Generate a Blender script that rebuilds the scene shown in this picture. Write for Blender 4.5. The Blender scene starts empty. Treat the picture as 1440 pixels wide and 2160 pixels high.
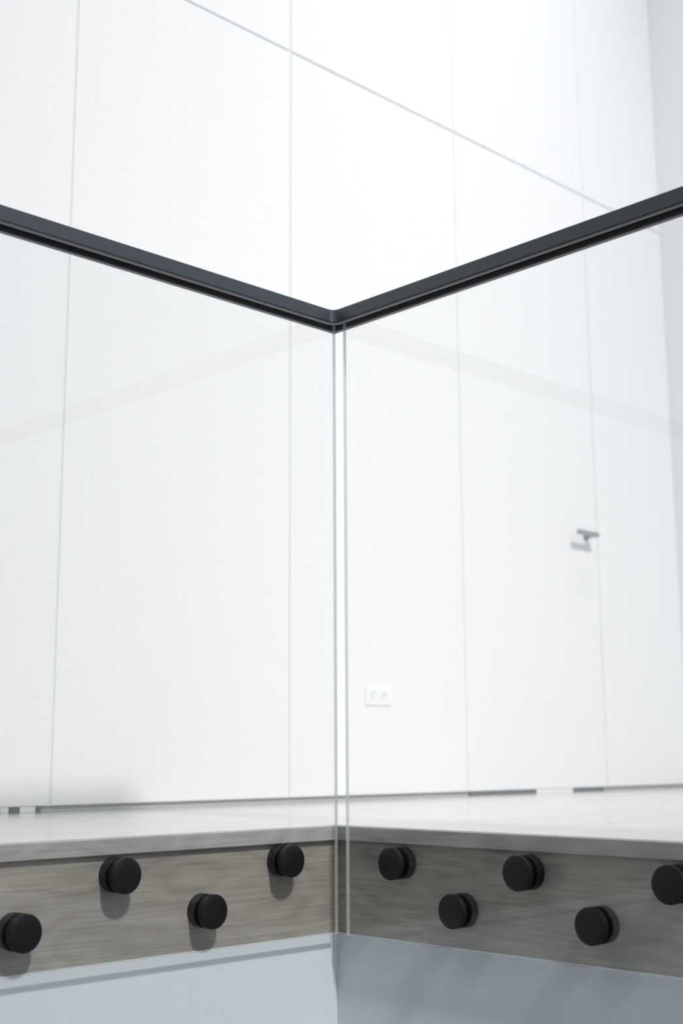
import bpy, bmesh, math
from mathutils import Vector, Matrix

S = bpy.context.scene
COL = S.collection

# ------------------------------------------------------------------ camera
# metres; X runs along the left balustrade, Y along the right one, the corner of the
# floor opening is the origin, floor level z = 0, the opening is X < 0, Y < 0
cd = bpy.data.cameras.new('camera')
cam = bpy.data.objects.new('camera', cd)
COL.objects.link(cam)
R = Vector((0.7193141, -0.6946636, -0.0054568))
U = Vector((-0.125204, -0.1373655, 0.9825755))
F = Vector((0.683309, 0.7060972, 0.1857836))
M = Matrix((R, U, -F)).transposed().to_4x4()
M.translation = Vector((-1.731581, -1.8075815, 0.1282657))
cam.matrix_world = M
cd.sensor_fit = 'HORIZONTAL'
cd.sensor_width = 24.0
cd.lens = 2728.165 / 1440 * 24.0
cd.clip_start = 0.02
cd.dof.use_dof = True
cd.dof.focus_distance = 2.30
cd.dof.aperture_fstop = 3.4
S.camera = cam

# ------------------------------------------------------------------ light
world = bpy.data.worlds.new('daylight')
S.world = world
world.use_nodes = True
wn = world.node_tree.nodes['Background']
wn.inputs['Color'].default_value = (0.90, 0.95, 1.0, 1)
wn.inputs['Strength'].default_value = 0.92

S.view_settings.view_transform = 'Standard'
S.view_settings.look = 'None'
S.view_settings.exposure = -0.13
S.view_settings.gamma = 1.0
S.view_settings.use_curve_mapping = False

CEIL = 9.0


def area(name, loc, target, size, power, color, shape='DISK', size_y=None, spread=180):
    l = bpy.data.lights.new(name, 'AREA')
    l.shape = shape
    l.size = size
    if size_y:
        l.size_y = size_y
    l.energy = power
    l.color = color
    l.spread = math.radians(spread)
    o = bpy.data.objects.new(name, l)
    COL.objects.link(o)
    o.location = loc
    o.rotation_euler = (Vector(target) - Vector(loc)).to_track_quat('-Z', 'Y').to_euler()
    return o


# far high ceiling spot that throws the standoff shadows on the left fascia
area('spot_light_key', (-1.75, -7.4, 8.15), (0.95, 0.5, 0.0), 0.80, 82, (1.0, 0.985, 0.965), spread=49)
# downlights over the landing behind the balustrade, close to the panelled wall
area('spot_light_washer', (1.30, -0.35, 5.2), (1.32, 1.0, 2.9), 0.4, 5, (1.0, 0.985, 0.96), spread=70)
area('spot_light_washer', (1.9, -0.1, 5.2), (1.7, 0.9, 0.8), 0.9, 12, (1.0, 0.99, 0.98), spread=110)

W = 1.0131      # panelled back wall
XR = 2.9178       # right side wall


# ------------------------------------------------------------------ materials
def new_mat(name):
    m = bpy.data.materials.new(name)
    m.use_nodes = True
    nt = m.node_tree
    return m, nt, nt.nodes['Principled BSDF']


def noise_col(nt, c1, c2, scale, detail=3, mapping=(1, 1, 1), lo=0.35, hi=0.65):
    tc = nt.nodes.new('ShaderNodeTexCoord')
    mp = nt.nodes.new('ShaderNodeMapping')
    mp.inputs['Scale'].default_value = mapping
    nt.links.new(tc.outputs['Object'], mp.inputs['Vector'])
    n = nt.nodes.new('ShaderNodeTexNoise')
    n.inputs['Scale'].default_value = scale
    n.inputs['Detail'].default_value = detail
    nt.links.new(mp.outputs['Vector'], n.inputs['Vector'])
    r = nt.nodes.new('ShaderNodeValToRGB')
    r.color_ramp.elements[0].position = lo
    r.color_ramp.elements[0].color = (*c1, 1)
    r.color_ramp.elements[1].position = hi
    r.color_ramp.elements[1].color = (*c2, 1)
    nt.links.new(n.outputs['Fac'], r.inputs['Fac'])
    return r, n


def add_bump(nt, b, fac, strength, dist):
    bp = nt.nodes.new('ShaderNodeBump')
    bp.inputs['Strength'].default_value = strength
    bp.inputs['Distance'].default_value = dist
    nt.links.new(fac, bp.inputs['Height'])
    nt.links.new(bp.outputs['Normal'], b.inputs['Normal'])


def paint(name, c, rough, spec=0.5, bump=0.0, scale=60):
    m, nt, b = new_mat(name)
    r, n = noise_col(nt, tuple(x * 0.985 for x in c), c, scale)
    nt.links.new(r.outputs['Color'], b.inputs['Base Color'])
    b.inputs['Roughness'].default_value = rough
    b.inputs['Specular IOR Level'].default_value = spec
    if bump:
        add_bump(nt, b, n.outputs['Fac'], bump, 0.002)
    return m


def wood(name, axis, dark, light, rough, coat=0.0, seed=0.0, bump=0.12):
    """grey stained oak: long fibres along the given axis over slow cathedral figure"""
    m, nt, b = new_mat(name)
    N, L = nt.nodes, nt.links
    tc = N.new('ShaderNodeTexCoord')
    off = N.new('ShaderNodeMapping')
    off.inputs['Location'].default_value = (seed, seed * 0.7, seed * 0.31)
    L.new(tc.outputs['Object'], off.inputs['Vector'])

    def mapped(along, across):
        mp = N.new('ShaderNodeMapping')
        sc = [across] * 3
        sc[axis] = along
        mp.inputs['Scale'].default_value = sc
        L.new(off.outputs['Vector'], mp.inputs['Vector'])
        return mp.outputs['Vector']

    # slow figure: warped growth rings
    slow = N.new('ShaderNodeTexNoise')
    slow.inputs['Scale'].default_value = 1.0
    slow.inputs['Detail'].default_value = 2
    L.new(mapped(2.2, 7.0), slow.inputs['Vector'])
    mul = N.new('ShaderNodeMath')
    mul.operation = 'MULTIPLY'
    mul.inputs[1].default_value = 22.0
    L.new(slow.outputs['Fac'], mul.inputs[0])
    fr = N.new('ShaderNodeMath')
    fr.operation = 'PINGPONG'
    fr.inputs[1].default_value = 1.0
    L.new(mul.outputs[0], fr.inputs[0])
    # fine fibres
    fib = N.new('ShaderNodeTexNoise')
    fib.inputs['Scale'].default_value = 1.0
    fib.inputs['Detail'].default_value = 5
    fib.inputs['Roughness'].default_value = 0.65
    warp = N.new('ShaderNodeVectorMath')
    warp.operation = 'MULTIPLY_ADD'
    L.new(slow.outputs['Color'], warp.inputs[0])
    wv = [7.0] * 3
    wv[axis] = 0.0
    warp.inputs[1].default_value = wv
    L.new(mapped(5.0, 230.0), warp.inputs[2])
    L.new(warp.outputs[0], fib.inputs['Vector'])
    # broad tone
    tone = N.new('ShaderNodeTexNoise')
    tone.inputs['Scale'].default_value = 1.0
    tone.inputs['Detail'].default_value = 1
    L.new(mapped(2.5, 9.0), tone.inputs['Vector'])

    def wsum(a, wa, c, wc):
        m1 = N.new('ShaderNodeMath')
        m1.operation = 'MULTIPLY'
        m1.inputs[1].default_value = wa
        L.new(a, m1.inputs[0])
        m2 = N.new('ShaderNodeMath')
        m2.operation = 'MULTIPLY_ADD'
        m2.inputs[1].default_value = wc
        L.new(c, m2.inputs[0])
        L.new(m1.outputs[0], m2.inputs[2])
        return m2.outputs[0]
    s = wsum(fr.outputs[0], 0.13, fib.outputs['Fac'], 0.72)
    s = wsum(tone.outputs['Fac'], 0.40, s, 1.0)
    ramp = N.new('ShaderNodeValToRGB')
    e = ramp.color_ramp.elements
    e[0].position = 0.42
    e[0].color = (*dark, 1)
    e[1].position = 0.80
    e[1].color = (*light, 1)
    L.new(s, ramp.inputs['Fac'])
    L.new(ramp.outputs['Color'], b.inputs['Base Color'])
    b.inputs['Roughness'].default_value = rough
    b.inputs['Coat Weight'].default_value = coat
    b.inputs['Coat Roughness'].default_value = 0.16
    add_bump(nt, b, s, bump, 0.0008)
    return m


m_lacquer = paint('white_lacquer', (0.885, 0.885, 0.892), 0.22, 0.5)
m_core = paint('panel_joint', (0.84, 0.85, 0.855), 0.8, 0.2)
m_wall = paint('white_plaster', (0.87, 0.90, 0.93), 0.85, 0.3, 0.05, 90)
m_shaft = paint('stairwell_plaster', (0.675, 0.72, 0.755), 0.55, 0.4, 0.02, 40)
m_ceil = paint('ceiling_paint', (0.85, 0.86, 0.87), 0.9, 0.2)
m_base = paint('plinth_paint', (0.55, 0.56, 0.56), 0.8, 0.2)
m_gap = paint('shadow_gap', (0.20, 0.22, 0.23), 0.8, 0.2)
m_floor = wood('floor_oak', 0, (0.40, 0.385, 0.365), (0.60, 0.59, 0.57), 0.30, 0.9, 3.1, 0.03)
m_fasc_l = wood('fascia_oak_left', 0, (0.240, 0.219, 0.193), (0.425, 0.393, 0.352), 0.50, 0.0, 0.4)
m_fasc_r = wood('fascia_oak_right', 1, (0.240, 0.219, 0.193), (0.425, 0.393, 0.352), 0.50, 0.0, 5.3)
m_nose_l = wood('nosing_oak_left', 0, (0.315, 0.31, 0.30), (0.49, 0.485, 0.475), 0.50, 0.0, 9.4)
m_nose_r = wood('nosing_oak_right', 1, (0.315, 0.31, 0.30), (0.49, 0.485, 0.475), 0.50, 0.0, 7.7)


def metal_paint(name, c, rough, spec=0.5, coat=0.0):
    m, nt, b = new_mat(name)
    r, n = noise_col(nt, tuple(x * 0.9 for x in c), c, 900, 2)
    nt.links.new(r.outputs['Color'], b.inputs['Base Color'])
    b.inputs['Roughness'].default_value = rough
    b.inputs['Specular IOR Level'].default_value = spec
    b.inputs['Coat Weight'].default_value = coat
    b.inputs['Coat Roughness'].default_value = 0.2
    add_bump(nt, b, n.outputs['Fac'], 0.04, 0.0004)
    return m


m_rail = metal_paint('anthracite_rail', (0.047, 0.056, 0.070), 0.34, 0.65)
m_lip = metal_paint('anthracite_rail_edge', (0.070, 0.074, 0.078), 0.4, 0.6)
m_rub = metal_paint('black_rubber', (0.004, 0.004, 0.005), 0.5, 0.25)
m_cap = metal_paint('black_cap', (0.0055, 0.006, 0.0075), 0.45, 0.30)
m_barrel = metal_paint('black_barrel', (0.010, 0.010, 0.012), 0.5, 0.35)
m_steel = metal_paint('satin_steel', (0.42, 0.43, 0.44), 0.3, 0.8)
m_steel.node_tree.nodes['Principled BSDF'].inputs['Metallic'].default_value = 0.6
m_plastic = paint('white_plastic', (0.905, 0.905, 0.91), 0.35)
m_hole = paint('socket_recess', (0.80, 0.81, 0.815), 0.6)


def glass_face():
    m = bpy.data.materials.new('clear_glass')
    m.use_nodes = True
    nt = m.node_tree
    N, L = nt.nodes, nt.links
    N.clear()
    out = N.new('ShaderNodeOutputMaterial')
    lw = N.new('ShaderNodeLayerWeight')
    lw.inputs['Blend'].default_value = 0.5
    p = N.new('ShaderNodeMath')
    p.operation = 'POWER'
    p.inputs[1].default_value = 5.0
    L.new(lw.outputs['Facing'], p.inputs[0])
    f = N.new('ShaderNodeMath')
    f.operation = 'MULTIPLY_ADD'
    f.inputs[1].default_value = 0.92
    f.inputs[2].default_value = 0.042
    L.new(p.outputs[0], f.inputs[0])
    tr = N.new('ShaderNodeBsdfTransparent')
    tr.inputs['Color'].default_value = (0.984, 0.987, 0.986, 1)
    gl = N.new('ShaderNodeBsdfGlossy')
    gl.inputs['Color'].default_value = (1, 1, 1, 1)
    gl.inputs['Roughness'].default_value = 0.0
    mx = N.new('ShaderNodeMixShader')
    L.new(f.outputs[0], mx.inputs['Fac'])
    L.new(tr.outputs[0], mx.inputs[1])
    L.new(gl.outputs[0], mx.inputs[2])
    L.new(mx.outputs[0], out.inputs['Surface'])
    return m


def glass_edge():
    m = bpy.data.materials.new('polished_glass_edge')
    m.use_nodes = True
    nt = m.node_tree
    N, L = nt.nodes, nt.links
    N.clear()
    out = N.new('ShaderNodeOutputMaterial')
    tr = N.new('ShaderNodeBsdfTransparent')
    tr.inputs['Color'].default_value = (0.90, 0.94, 0.935, 1)
    pr = N.new('ShaderNodeBsdfPrincipled')
    pr.inputs['Base Color'].default_value = (0.66, 0.71, 0.71, 1)
    pr.inputs['Roughness'].default_value = 0.12
    pr.inputs['Specular IOR Level'].default_value = 0.8
    mx = N.new('ShaderNodeMixShader')
    mx.inputs['Fac'].default_value = 0.66
    L.new(tr.outputs[0], mx.inputs[1])
    L.new(pr.outputs[0], mx.inputs[2])
    L.new(mx.outputs[0], out.inputs['Surface'])
    return m


m_glass = glass_face()
m_gedge = glass_edge()


# ------------------------------------------------------------------ helpers
def obj(name, bm, mats, parent=None, smooth=False):
    me = bpy.data.meshes.new(name)
    bmesh.ops.recalc_face_normals(bm, faces=bm.faces)
    bm.to_mesh(me)
    bm.free()
    for m in (mats if isinstance(mats, (list, tuple)) else [mats]):
        me.materials.append(m)
    if smooth:
        for p in me.polygons:
            p.use_smooth = True
        me.set_sharp_from_angle(angle=math.radians(35))
    o = bpy.data.objects.new(name, me)
    COL.objects.link(o)
    if parent:
        o.parent = parent
    return o


def box(bm, x0, x1, y0, y1, z0, z1, bevel=0.0, seg=2):
    v = [bm.verts.new((x, y, z)) for x in (x0, x1) for y in (y0, y1) for z in (z0, z1)]
    fs = [(0, 1, 3, 2), (4, 6, 7, 5), (0, 4, 5, 1), (2, 3, 7, 6), (0, 2, 6, 4), (1, 5, 7, 3)]
    faces = [bm.faces.new([v[i] for i in f]) for f in fs]
    if bevel:
        es = list({e for f in faces for e in f.edges})
        bmesh.ops.bevel(bm, geom=es, offset=bevel, segments=seg, profile=0.5, affect='EDGES')
    return faces


def boxobj(name, mats, b, bevel=0.0, parent=None):
    bm = bmesh.new()
    box(bm, *b, bevel=bevel)
    return obj(name, bm, mats, parent)


def struct(o, label=None):
    o['kind'] = 'structure'
    if label:
        o['label'] = label
    return o


def empty(name, loc, label, cat, group=None):
    o = bpy.data.objects.new(name, None)
    o.empty_display_size = 0.05
    COL.objects.link(o)
    o.location = loc
    tag(o, label, cat, group)
    return o


def tag(o, label, cat, group=None):
    o['label'] = label
    o['category'] = cat
    if group:
        o['group'] = group


def lathe(bm, prof, seg=64, axis='Y'):
    """revolve (radius, height) pairs about +axis; heights run along -Y (towards the stairwell)"""
    rings = []
    for r, h in prof:
        if r < 1e-6:
            rings.append([bm.verts.new((0, -h, 0))])
        else:
            rings.append([bm.verts.new((r * math.cos(2 * math.pi * k / seg), -h, r * math.sin(2 * math.pi * k / seg)))
                          for k in range(seg)])
    for a, b in zip(rings, rings[1:]):
        if len(a) == 1 and len(b) == 1:
            continue
        for k in range(seg):
            k2 = (k + 1) % seg
            if len(a) == 1:
                bm.faces.new((a[0], b[k], b[k2]))
            elif len(b) == 1:
                bm.faces.new((a[k], a[k2], b[0]))
            else:
                bm.faces.new((a[k], a[k2], b[k2], b[k]))


# ------------------------------------------------------------------ setting
FX, FY = 2.93 + 0.12, W + 0.30
NB = 0.026       # nosing height
OV = 0.0095      # nosing overhang over the fascia
WB = 0.1925      # underside of the wooden fascia

# floor: L-shaped slab around the opening
bm = bmesh.new()
pts = [(-3.6, 0.03), (0.03, 0.03), (0.03, -3.0), (-3.6, -3.0), (-3.6, -8.0), (XR, -8.0), (XR, W + 0.2), (-3.6, W + 0.2)]
top = [bm.verts.new((x, y, 0.0)) for x, y in pts]
bot = [bm.verts.new((x, y, -NB)) for x, y in pts]
bm.faces.new(top)
bm.faces.new(list(reversed(bot)))
for i in range(len(pts)):
    j = (i + 1) % len(pts)
    bm.faces.new((top[i], bot[i], bot[j], top[j]))
struct(obj('floor', bm, m_floor), 'pale washed oak floor running up to the white panelled wall')


# nosing boards, mitred in the corner
def mitred(name, side, y0, y1, z0, z1, mat, label, far, bev=0.0015):
    bm = bmesh.new()

    def P(u, w, z):      # u back along the run from the corner, w away from the opening
        return (-u, w, z) if side == 'L' else (w, -u, z)
    v = []
    for w in (y0, y1):
        for z in (z0, z1):
            v.append(bm.verts.new(P(-w, w, z)))
            v.append(bm.verts.new(P(far, w, z)))
    # v: w0z0(0,1) w0z1(2,3) w1z0(4,5) w1z1(6,7)
    for f in ((0, 1, 3, 2), (4, 6, 7, 5), (0, 4, 5, 1), (2, 3, 7, 6), (0, 2, 6, 4), (1, 5, 7, 3)):
        bm.faces.new([v[i] for i in f])
    if bev:
        es = [e for e in bm.edges if abs((e.verts[0].co - e.verts[1].co).length) > 0.5]
        bmesh.ops.bevel(bm, geom=es, offset=bev, segments=2, profile=0.5, affect='EDGES')
    return struct(obj(name, bm, mat), label)


mitred('trim_1', 'L', 0.0, 0.0298, -NB, 0.0, m_nose_l, 'grey oak nosing edging the floor over the left fascia', 3.6)
mitred('trim_2', 'R', 0.0, 0.0298, -NB, 0.0, m_nose_r, 'grey oak nosing edging the floor over the right fascia', 2.999)
mitred('trim_3', 'L', OV, OV + 0.02, -WB, -NB - 0.0003, m_fasc_l, 'grey oak fascia board under the left glass panel', 3.6, 0)
mitred('trim_4', 'R', OV, OV + 0.02, -WB, -NB - 0.0003, m_fasc_r, 'grey oak fascia board under the right glass panel', 2.999, 0)

# stairwell walls under the fascias
PW = OV - 0.002
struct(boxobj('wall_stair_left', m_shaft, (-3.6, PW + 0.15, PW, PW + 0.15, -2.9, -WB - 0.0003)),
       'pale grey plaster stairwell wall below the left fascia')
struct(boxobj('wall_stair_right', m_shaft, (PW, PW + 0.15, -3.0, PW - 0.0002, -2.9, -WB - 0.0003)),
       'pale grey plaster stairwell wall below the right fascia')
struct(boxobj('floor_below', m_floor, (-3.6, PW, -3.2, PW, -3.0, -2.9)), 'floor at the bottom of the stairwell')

# unseen opposite side: guessed cladding and ledge, added for their reflection in the left pane
struct(boxobj('trim_5', m_fasc_l, (-3.6, -0.0002, -3.10, -3.0, -0.645, -NB - 0.0003)), 'unseen oak cladding, guessed for the opposite side of the stairwell')
struct(boxobj('wall_stair_front', m_wall, (-3.6, 0.0, -3.10, -2.955, -2.9, -0.6455)), 'unseen plaster wall opposite in the stairwell, its ledge added for the reflection')

# back wall core with its lacquered panels and flush door
struct(boxobj('wall_back', m_core, (-3.6, XR + 0.2, W + 0.0036, W + 0.2, 0.0140, CEIL)),
       'core of the white panelled wall')
wb = bpy.data.objects['wall_back']
s = [-1.568, -0.784, 0.0011, 0.7834, 1.5667, 2.3545, XR]
s = [-3.5, -2.36] + s
J = 2.3339
G = 0.0030
for a, b in zip(s, s[1:]):
    for (z0, z1) in ((0.014, J - 0.005), (J + 0.005, CEIL - 0.01)):
        if abs(a - 1.5667) < 1e-3 and z0 < 1:
            continue
        x0 = a + (0.0042 if abs(a) < 0.01 else G)      # the joint at the left is a touch wider
        x1 = b - ((0.0042 if abs(b) < 0.01 else G) if b < XR - 0.01 else 0.0005)
        bm = bmesh.new()
        box(bm, x0, x1, W, W + 0.0034, z0, z1, bevel=0.0012, seg=1)
        obj('panel', bm, m_lacquer, wb)
d = struct(boxobj('door_1', m_lacquer, (1.5667 + G, 2.3545 - G, W, W + 0.0034, 0.014, J - 0.005), bevel=0.0012),
           'flush white lacquered door with a steel lever, same plane as the wall panels')

# lever handle on the door
bm = bmesh.new()
lathe(bm, [(0, 0), (0.017, 0), (0.017, 0.005), (0.015, 0.007), (0.0085, 0.007), (0.0085, 0.050), (0.006, 0.054), (0, 0.054)], 32)
HX, HZ = 2.279, 0.939
h = obj('door_handle', bm, m_steel, d, smooth=True)
h.location = (HX, W, HZ)
bm = bmesh.new()
box(bm, -0.118, 0.010, -0.058, -0.042, -0.009, 0.009, bevel=0.004)
h2 = obj('lever', bm, m_steel, h)

# plinth under the panels
pl = struct(boxobj('baseboard_back', m_base, (-3.6, XR, W + 0.010, W + 0.2, 0.0003, 0.0138)),
            'recessed plinth line under the white panels')
for nm, mt, a, b in (('dark_base_bit', m_gap, -0.105, -0.081), ('dark_base_bit', m_gap, -0.034, -0.020),  # small plain dark pieces in the plinth line
                     ('floor_clip', m_plastic, -0.078, -0.036), ('floor_clip', m_plastic, -0.130, -0.108),
                     ('gap_shade_strip', m_gap, 1.580, 1.930), ('gap_shade_strip', m_gap, 2.144, 2.335),  # dark strips: shade of the gap under the door, put into the colour
                     ('threshold', m_plastic, 1.932, 2.142)):
    boxobj(nm, mt, (a, b, W + 0.002, W + 0.0097, 0.0003, 0.0134), parent=pl)

# side wall, outer walls and ceiling (mostly outside the frame)
struct(boxobj('wall_right', m_wall, (XR + 0.0002, XR + 0.15, -8.0, W + 0.02, -0.02, CEIL)), 'smooth pale side wall at the right')
struct(boxobj('wall_left', m_wall, (-3.75, -3.6002, -8.0, W + 0.2, -3.0, CEIL)), 'white wall on the left side of the stairwell')
struct(boxobj('ceiling', m_ceil, (-3.75, XR + 0.15, -8.0, W + 0.2, CEIL + 0.0002, CEIL + 0.1)), 'white ceiling')

# wall socket low on the panelled wall
so = empty('wall_socket', (1.1506, W, 0.3116), 'white double wall socket low on the white panel right of the glass corner', 'socket')
bm = bmesh.new()
box(bm, -0.056, 0.056, -0.0032, 0.0, -0.029, 0.029, bevel=0.0015)
obj('plate', bm, m_plastic, so)
for k in (-1, 1):
    bm = bmesh.new()
    lathe(bm, [(0, 0.0034), (0.012, 0.0034), (0.013, 0.0039), (0.014, 0.0034)], 32)
    o = obj('outlet', bm, m_hole, so, smooth=True)
    o.location = (k * 0.025, 0, 0)

# ------------------------------------------------------------------ glass
GO, GI = -0.0180, -0.0095      # void-side and fascia-side faces of the panes
GB, GT = -0.1912, 0.986


def pane(label, b):
    bm = bmesh.new()
    fs = box(bm, *b)
    dx, dy = b[1] - b[0], b[3] - b[2]
    bm.normal_update()
    for f in fs:
        n = f.normal
        thin = abs(n.y) if dx > dy else abs(n.x)
        f.material_index = 0 if thin > 0.9 else 1
    o = obj('glass_panel', bm, [m_glass, m_gedge])
    tag(o, label, 'glass panel', 'clear balustrade panes')
    return o


pane('clear frameless glass pane left of the corner gap', (-3.4, -0.0140, GO, GI, GB, GT))
pane('clear frameless glass pane right of the corner gap', (GO, GI, -2.95, -0.0440, GB, GT))

# ------------------------------------------------------------------ handrail
hr = empty('handrail', (0, 0, 0.971), 'dark anthracite channel handrail capping both glass panes', 'handrail')
RT, RB = 1.0, 0.971
RN, RF = -0.0355, 0.0085         # near and far faces of the channel
# profile in (w, z): w = offset from the fascia line, negative towards the opening
LG = 0.0095                  # thickness of the legs at their lower rim
prof = [(RN + 0.0012, RB + 0.0030), (RN + 0.0012, RB + 0.0018), (RN, RB + 0.0014), (RN + 0.0004, RB), (RN + LG, RB),
        (RN + LG + 0.0003, RB + 0.0006), (RN + LG + 0.0003, RT - 0.006),
        (RF - LG - 0.0003, RT - 0.006), (RF - LG - 0.0003, RB + 0.0006), (RF - LG, RB), (RF - 0.0006, RB), (RF, RB + 0.0006),
        (RF, RT - 0.0015), (RF - 0.0015, RT), (RN + 0.0015, RT), (RN, RT - 0.0015), (RN, RB + 0.0034)]
RAD = 0.013                  # fillet of the inner (opening side) face
CC = RN - RAD                # centre of the bend at (CC, CC)


def sweep(name, stations, mat, parent, prof=prof, lip=True):
    bm = bmesh.new()
    rings = []
    for P in stations:
        rings.append([bm.verts.new(Vector(P(w, z)) - Vector((0, 0, 0.971))) for w, z in prof])
    n = len(prof)
    for a, b in zip(rings, rings[1:]):
        for k in range(n):
            k2 = (k + 1) % n
            f = bm.faces.new((a[k], a[k2], b[k2], b[k]))
            zs = (prof[k][1] + prof[k2][1]) / 2
            if lip and zs < RB + 0.0009:
                f.material_index = 1
    bm.faces.new(rings[0])
    bm.faces.new(list(reversed(rings[-1])))
    return obj(name, bm, [mat, m_lip] if lip else mat, parent, smooth=True)


ES = CC - 0.010            # where the elbow meets the straight runs
sweep('left_rail', [lambda w, z: (-3.5, w, z), lambda w, z: (ES - 0.0002, w, z)], m_rail, hr)
sweep('right_rail', [lambda w, z: (w, -2.98, z), lambda w, z: (w, ES - 0.0002, z)], m_rail, hr)


def bend(t):
    def P(w, z):
        r = w - CC
        if w > -0.013:           # the back leg turns in a sharp mitre
            if t <= math.pi / 4 + 1e-6:
                return (CC + r * math.tan(t), CC + r, z)
            return (CC + r, CC + r / math.tan(t), z)
        return (CC + r * math.sin(t), CC + r * math.cos(t), z)
    return P


elbow = [lambda w, z: (ES + 0.0001, w, z)] + [bend(math.pi / 2 * k / 14) for k in range(15)] + [lambda w, z: (w, ES + 0.0001, z)]
eo = sweep('corner_elbow', elbow, m_rail, hr)

# rubber seals that hold the glass inside the channel
for nm, b in (('seal', (-3.4, -0.052, GO - 0.0072, GO - 0.0002, 0.9765, 0.9935)),
              ('seal', (-3.4, -0.052, GI + 0.0002, GI + 0.0075, 0.9765, 0.9935)),
              ('seal', (GO - 0.0072, GO - 0.0002, -2.95, -0.056, 0.9765, 0.9935)),
              ('seal', (GI + 0.0002, GI + 0.0075, -2.95, -0.056, 0.9765, 0.9935))):
    bm = bmesh.new()
    box(bm, b[0], b[1], b[2], b[3], b[4] - 0.971, b[5] - 0.971, bevel=0.0008)
    obj('seal', bm, m_rub, hr)

# ------------------------------------------------------------------ standoffs
# local frame: base on the fascia at the origin, axis along -Y
L1 = OV - GI                 # fascia to glass
TG = GI - GO                 # glass thickness
D0 = L1 + TG
RAD_C = 0.0285


def standoff(x, y, z, rot, label):
    t = empty('standoff', (x, y, z), label, 'standoff', 'round black glass clamps on the fascias')
    t.rotation_euler = (0, 0, rot)
    return t


def parts():
    out = []
    e = 0.0002
    bm = bmesh.new()         # barrel screwed to the fascia
    lathe(bm, [(0, e), (0.0272, e), (0.0280, 0.001), (0.0280, 0.0090), (0.0274, 0.0095), (0.0274, 0.0102), (0.0280, 0.0107),
               (0.0280, L1 - 0.0032), (0.0270, L1 - 0.0022), (0, L1 - 0.0022)])
    out.append(('barrel', bm, m_barrel))
    bm = bmesh.new()
    lathe(bm, [(0, L1 - 0.0020), (0.0245, L1 - 0.0020), (0.0248, L1 - 0.0010), (0.0245, L1 - e), (0, L1 - e)])
    out.append(('inner_washer', bm, m_rub))
    bm = bmesh.new()
    lathe(bm, [(0, D0 + e), (0.0245, D0 + e), (0.0248, D0 + 0.0008), (0.0245, D0 + 0.0013), (0, D0 + 0.0013)])
    out.append(('outer_washer', bm, m_rub))
    bm = bmesh.new()
    c = D0 + 0.0015
    lathe(bm, [(0, c), (0.0278, c), (RAD_C, c + 0.0007), (RAD_C, c + 0.0088), (RAD_C - 0.0004, c + 0.0098),
               (RAD_C - 0.0014, c + 0.0104), (0.0182, c + 0.0107), (0.0172, c + 0.0109), (0, c + 0.0109)])
    out.append(('cap', bm, m_cap))
    return out


meshes = []
for nm, bm, mt in parts():
    o = obj(nm, bm, mt, None, smooth=True)
    meshes.append((nm, o.data))
    bpy.data.objects.remove(o)

left = [(-0.1365, -0.0550, 'round black standoff on the left fascia, closest to the glass corner, upper row'),
        (-0.3135, -0.1276, 'round black standoff in the lower row of the left fascia, second from the corner'),
        (-0.4925, -0.0573, 'round black standoff high on the left fascia, third from the corner'),
        (-0.6720, -0.1292, 'round black standoff low on the left fascia, cut by the left picture edge')]
right = [(-0.1655, -0.0588, 'round black standoff on the right fascia, closest to the glass corner, upper row'),
         (-0.3074, -0.1292, 'round black standoff in the lower row of the right fascia, second from the corner'),
         (-0.4490, -0.0588, 'round black standoff high on the right fascia, third from the corner'),
         (-0.5885, -0.1292, 'round black standoff low on the right fascia, fourth from the corner'),
         (-0.7295, -0.0588, 'round black standoff high on the right fascia, cut by the right picture edge')]
for side, lst in (('L', left), ('R', right)):
    for u, z, lab in lst:
        if side == 'L':
            t = standoff(u, OV, z, 0, lab)
        else:
            t = standoff(OV, u, z, -math.pi / 2, lab)
        for nm, me in meshes:
            o = bpy.data.objects.new(nm, me)
            COL.objects.link(o)
            o.parent = t
